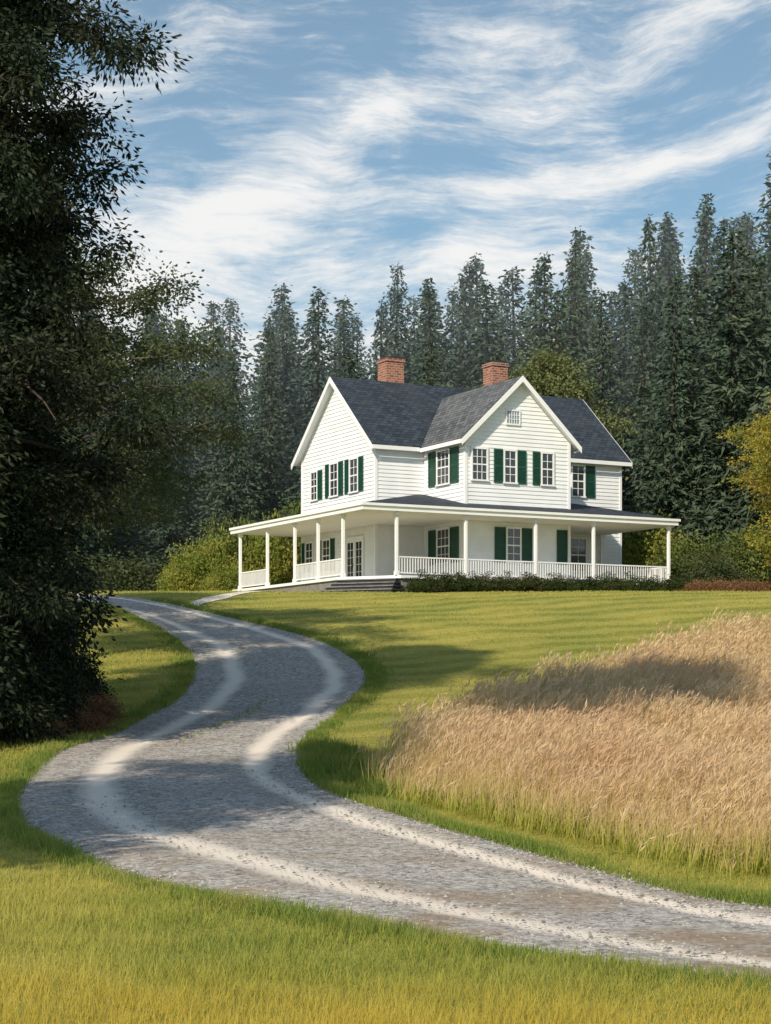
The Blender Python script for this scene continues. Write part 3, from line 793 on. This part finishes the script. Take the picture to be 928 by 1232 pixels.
# conifers
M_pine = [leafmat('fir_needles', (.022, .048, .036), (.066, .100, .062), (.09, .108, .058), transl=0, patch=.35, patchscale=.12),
          leafmat('hazy_fir_needles', (.032, .064, .056), (.076, .114, .092), (.095, .12, .088), transl=0, patch=.3, patchscale=.1)]  # paler, bluer copy for the back rows: distance haze painted into the needles
def fir(seedn, H=24., R=3.6, ex=.95):
    r = np.random.default_rng(seedn); P = []; D = []; L = []; W = []; U = []
    lv_ = np.concatenate([np.arange(.03 * H, H * .7, .46), np.arange(H * .7, H * .99, .3)])
    tub = [tube([(0, 0, 0), (.1, 0, H * .4), (0, .05, H * .8), (0, 0, H)], [.34, .24, .1, .02], 7)]
    lop = r.random(4) * 6.28
    for z in lv_:
        t_ = z / H; Rr = R * (1 - t_) ** ex * (.9 + .2 * r.random()) + .10
        nb_ = 5 + int(7 * (1 - t_))
        a0 = r.random() * 6.28
        for j in range(nb_):
            a = a0 + j * 6.283 / nb_ + r.normal() * .3
            Ln = Rr * (.5 + .55 * r.random()) * (1 + .15 * math.sin(a + lop[0] + z * .25)); cu = r.random()
            hd = np.array([math.cos(a), math.sin(a), 0]); sd = np.array([-hd[1], hd[0], 0])
            st_ = max(2, int(Ln / .42)); s = (np.arange(st_) + .7) / st_
            up = .45 * t_ - .05
            pt = hd * (Ln * s)[:, None] + np.array([0, 0, 1]) * (z + up * Ln * s - .36 * Ln * s ** 2 + .14 * Ln * s ** 3)[:, None]
            for q in (-1, 1, 0):
                wv_ = (1.05 - s) * Ln * .22 + .08 + .1 * (1 - t_)
                d_ = (hd * (.7 if q else 1) + sd * q * .8)[None] * np.ones((st_, 1)) + r.normal(size=(st_, 3)) * .55 + [0, 0, -.4]
                P.append(pt + r.normal(size=(st_, 3)) * .16); D.append(d_); L.append(wv_ + .22 * r.random(st_) + .12)
                W.append(.11 + .13 * r.random(st_)); U.append(.5 * cu + .5 * r.random(st_))
    P = np.vstack(P); D = np.vstack(D); L = np.concatenate(L); W = np.concatenate(W); U = np.concatenate(U)
    S = nrm(np.cross(nrm(D), r.normal(size=P.shape)))
    Q = diamonds(P, D, L, W, S, U, mid=.4)
    return merge(tub), Q
kinds = []
for i in range(7):
    tb, Q = fir(100 + i, 24, (6.8, 7.6, 6.0, 8.2, 7.2, 5.8, 7.4)[i], (.9, 1.0, .85, .95, 1.05, .9, .85)[i])
    tm = mesh_np('trunk', tb[0], tb[1], M_bark, smooth=True)
    kinds.append((tm, [mesh_np('crown', Q[0], Q[1], mm, uv=Q[2]) for mm in M_pine]))
SK_b = np.array([-.25, -.16, -.115, -.081, -.068, -.052, -.029, -.011, .016, .037, .057, .075, .10, .112, .128, .148, .175, .194, .211, .26])
SK_e = np.array([.22, .22, .215, .222, .213, .225, .222, .232, .228, .236, .238, .245, .254, .248, .244, .260, .270, .282, .300, .312])
r = np.random.default_rng(5)
def add_fir(x, y, Ht, far, k=None):
    tm, cm = kinds[r.integers(7) if k is None else k]
    e = bpy.data.objects.new('fir_tree', None); col.objects.link(e)
    e.location = (x, y, float(ground_z(x, y)) - .2)
    s = Ht / 24; sx = max(.75, s) * (.80 + .4 * r.random())
    e.scale = (sx, sx, s); e.rotation_euler = (r.normal() * .02, r.normal() * .02, r.random() * 6.28)
    e['label'] = 'dark green fir tree in the dense wood'; e['category'] = 'tree'; e['group'] = 'fir trees of the wood'
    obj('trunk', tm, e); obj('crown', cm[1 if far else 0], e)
for row, (y0, sp_) in enumerate(((115, 5.4), (121, 4.8), (127, 4.0), (134, 3.4), (142, 3.1), (151, 3.1))):
    hw = .235 * y0 + 3
    for x in np.arange(-hw, hw, sp_):
        xx = x + r.normal() * .9; yy = y0 + r.normal() * 2.0
        bb = xx / yy; e_ = np.interp(bb, SK_b, SK_e)
        if row < 2 and -.02 < bb < .105: drop = .030 + .04 * r.random()
        elif row < 2: drop = .015 + .05 * r.random()
        else: drop = -.004 + .030 * r.random() ** 1.1
        top = (e_ - drop) * yy
        Ht = top - float(ground_z(xx, yy))
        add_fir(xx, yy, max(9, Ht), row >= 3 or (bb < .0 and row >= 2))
for (x, y, Ht) in [(24.0, 103, 24), (20.6, 108, 22.5), (26.5, 98, 26), (16.9, 109, 20), (-24, 104, 19), (-20.5, 110, 20)]:
    add_fir(x, y, Ht, False)

m = bpy.data.materials.new('mist'); m.use_nodes = True; nt = m.node_tree; nt.nodes.clear()
vs = nt.nodes.new('ShaderNodeVolumeScatter'); vs.inputs['Density'].default_value = .0038; vs.inputs['Color'].default_value = (.80, .93, 1, 1); vs.inputs['Anisotropy'].default_value = .1
mo = nt.nodes.new('ShaderNodeOutputMaterial'); nt.links.new(vs.outputs[0], mo.inputs['Volume'])
t = B(); t.box(-120, 120, 110, 172, 0, 110)
mist = obj('mist', mesh_py('mist', t.V, t.F, [m]), kind='structure', label='thin bluish haze hanging among the wooded hillside', category='mist')

# ---------------------------------------------------------------- light + sky
sd_ = Vector((-.47, -.88, 0)).normalized(); el = math.radians(34)
sdir = Vector((sd_.x * math.cos(el), sd_.y * math.cos(el), math.sin(el)))
sl = bpy.data.lights.new('sun', 'SUN'); sl.energy = 5.0; sl.angle = math.radians(.8); sl.color = (1, .87, .69)
so = obj('sun', sl); so.rotation_euler = sdir.to_track_quat('Z', 'Y').to_euler(); so.location = (-30, -40, 60)
w = bpy.data.worlds.new('World'); scene.world = w; w.use_nodes = True; nt = w.node_tree
bg = nt.nodes['Background']
sk = nt.nodes.new('ShaderNodeTexSky'); sk.sky_type = 'NISHITA'; sk.sun_disc = False
sk.sun_elevation = el; sk.sun_rotation = math.atan2(sd_.x, sd_.y) % (2 * math.pi); sk.air_density = 1.0; sk.dust_density = .6; sk.ozone_density = 1.8
gen = coord(nt, 'Generated')
skc = mixc(nt, 1.0, sk.outputs[0], (.74, 1.0, 1.02), 'MULTIPLY')
wr_ = nt.nodes.new('ShaderNodeTexNoise'); wr_.inputs['Scale'].default_value = 5; wr_.inputs['Detail'].default_value = 3; nt.links.new(gen, wr_.inputs['Vector'])
va_ = nt.nodes.new('ShaderNodeVectorMath'); va_.operation = 'MULTIPLY_ADD'; nt.links.new(wr_.outputs['Color'], va_.inputs[0]); va_.inputs[1].default_value = (.08, .0, .08); nt.links.new(gen, va_.inputs[2])
c1 = noise(nt, mapping(nt, va_.outputs[0], (11, 1.5, 30), (0, math.radians(20), 0)), 1, 8, .66)
c2 = noise(nt, mapping(nt, va_.outputs[0], (18, 2, 120), (0, math.radians(26), 0)), 1, 6, .75)
sx_ = nt.nodes.new('ShaderNodeSeparateXYZ'); nt.links.new(va_.outputs[0], sx_.inputs[0])
tot = None
for (bx_, bz_, ang, a_, b__, wt) in ((-.075, .258, 32, .10, .018, .18), (.085, .272, 6, .11, .011, .17), (.02, .222, 3, .15, .012, .10), (.12, .325, 14, .11, .013, .13), (-.11, .325, 24, .08, .012, .11), (.19, .285, 10, .06, .009, .10), (.0, .305, 20, .06, .006, .09)):
    dx = math_(nt, 'SUBTRACT', sx_.outputs[0], bx_ + .04); dz = math_(nt, 'SUBTRACT', sx_.outputs[2], bz_ + .04)
    ca_, sa_ = math.cos(math.radians(ang)), math.sin(math.radians(ang))
    u_ = math_(nt, 'DIVIDE', math_(nt, 'ADD', math_(nt, 'MULTIPLY', dx, ca_), math_(nt, 'MULTIPLY', dz, sa_)), a_)
    w_ = math_(nt, 'DIVIDE', math_(nt, 'SUBTRACT', math_(nt, 'MULTIPLY', dz, ca_), math_(nt, 'MULTIPLY', dx, sa_)), b__)
    q_ = math_(nt, 'ADD', math_(nt, 'MULTIPLY', u_, u_), math_(nt, 'MULTIPLY', w_, w_))
    g_ = math_(nt, 'MULTIPLY', math_(nt, 'EXPONENT', math_(nt, 'MULTIPLY', q_, -1.0)), wt)
    tot = g_ if tot is None else math_(nt, 'ADD', tot, g_)
cl_ = math_(nt, 'ADD', math_(nt, 'MULTIPLY', c1, .56), math_(nt, 'MULTIPLY', c2, .44))
cl_ = math_(nt, 'ADD', cl_, tot)
sz_ = nt.nodes.new('ShaderNodeSeparateXYZ'); nt.links.new(gen, sz_.inputs[0])
low_ = ramp(nt, sz_.outputs[2], .29, .17)
cl_ = math_(nt, 'ADD', cl_, math_(nt, 'MULTIPLY', low_, .11))
cf = math_(nt, 'ADD', .03, math_(nt, 'MULTIPLY', ramp(nt, cl_, .46, .74), .92))
cc = mixc(nt, cf, skc, (9.0, 9.1, 9.0))
nt.links.new(cc, bg.inputs['Color']); bg.inputs['Strength'].default_value = .115

cam = bpy.data.cameras.new('camera'); cam.sensor_fit = 'VERTICAL'; cam.sensor_height = 24; cam.lens = 2200 / 1232 * 24
cam.shift_y = (830 - 616) / 1232; cam.clip_end = 6000; cam.clip_start = .1
co = obj('camera', cam); co.location = (0, 0, 0); co.rotation_euler = (math.radians(90), 0, 0)
scene.camera = co
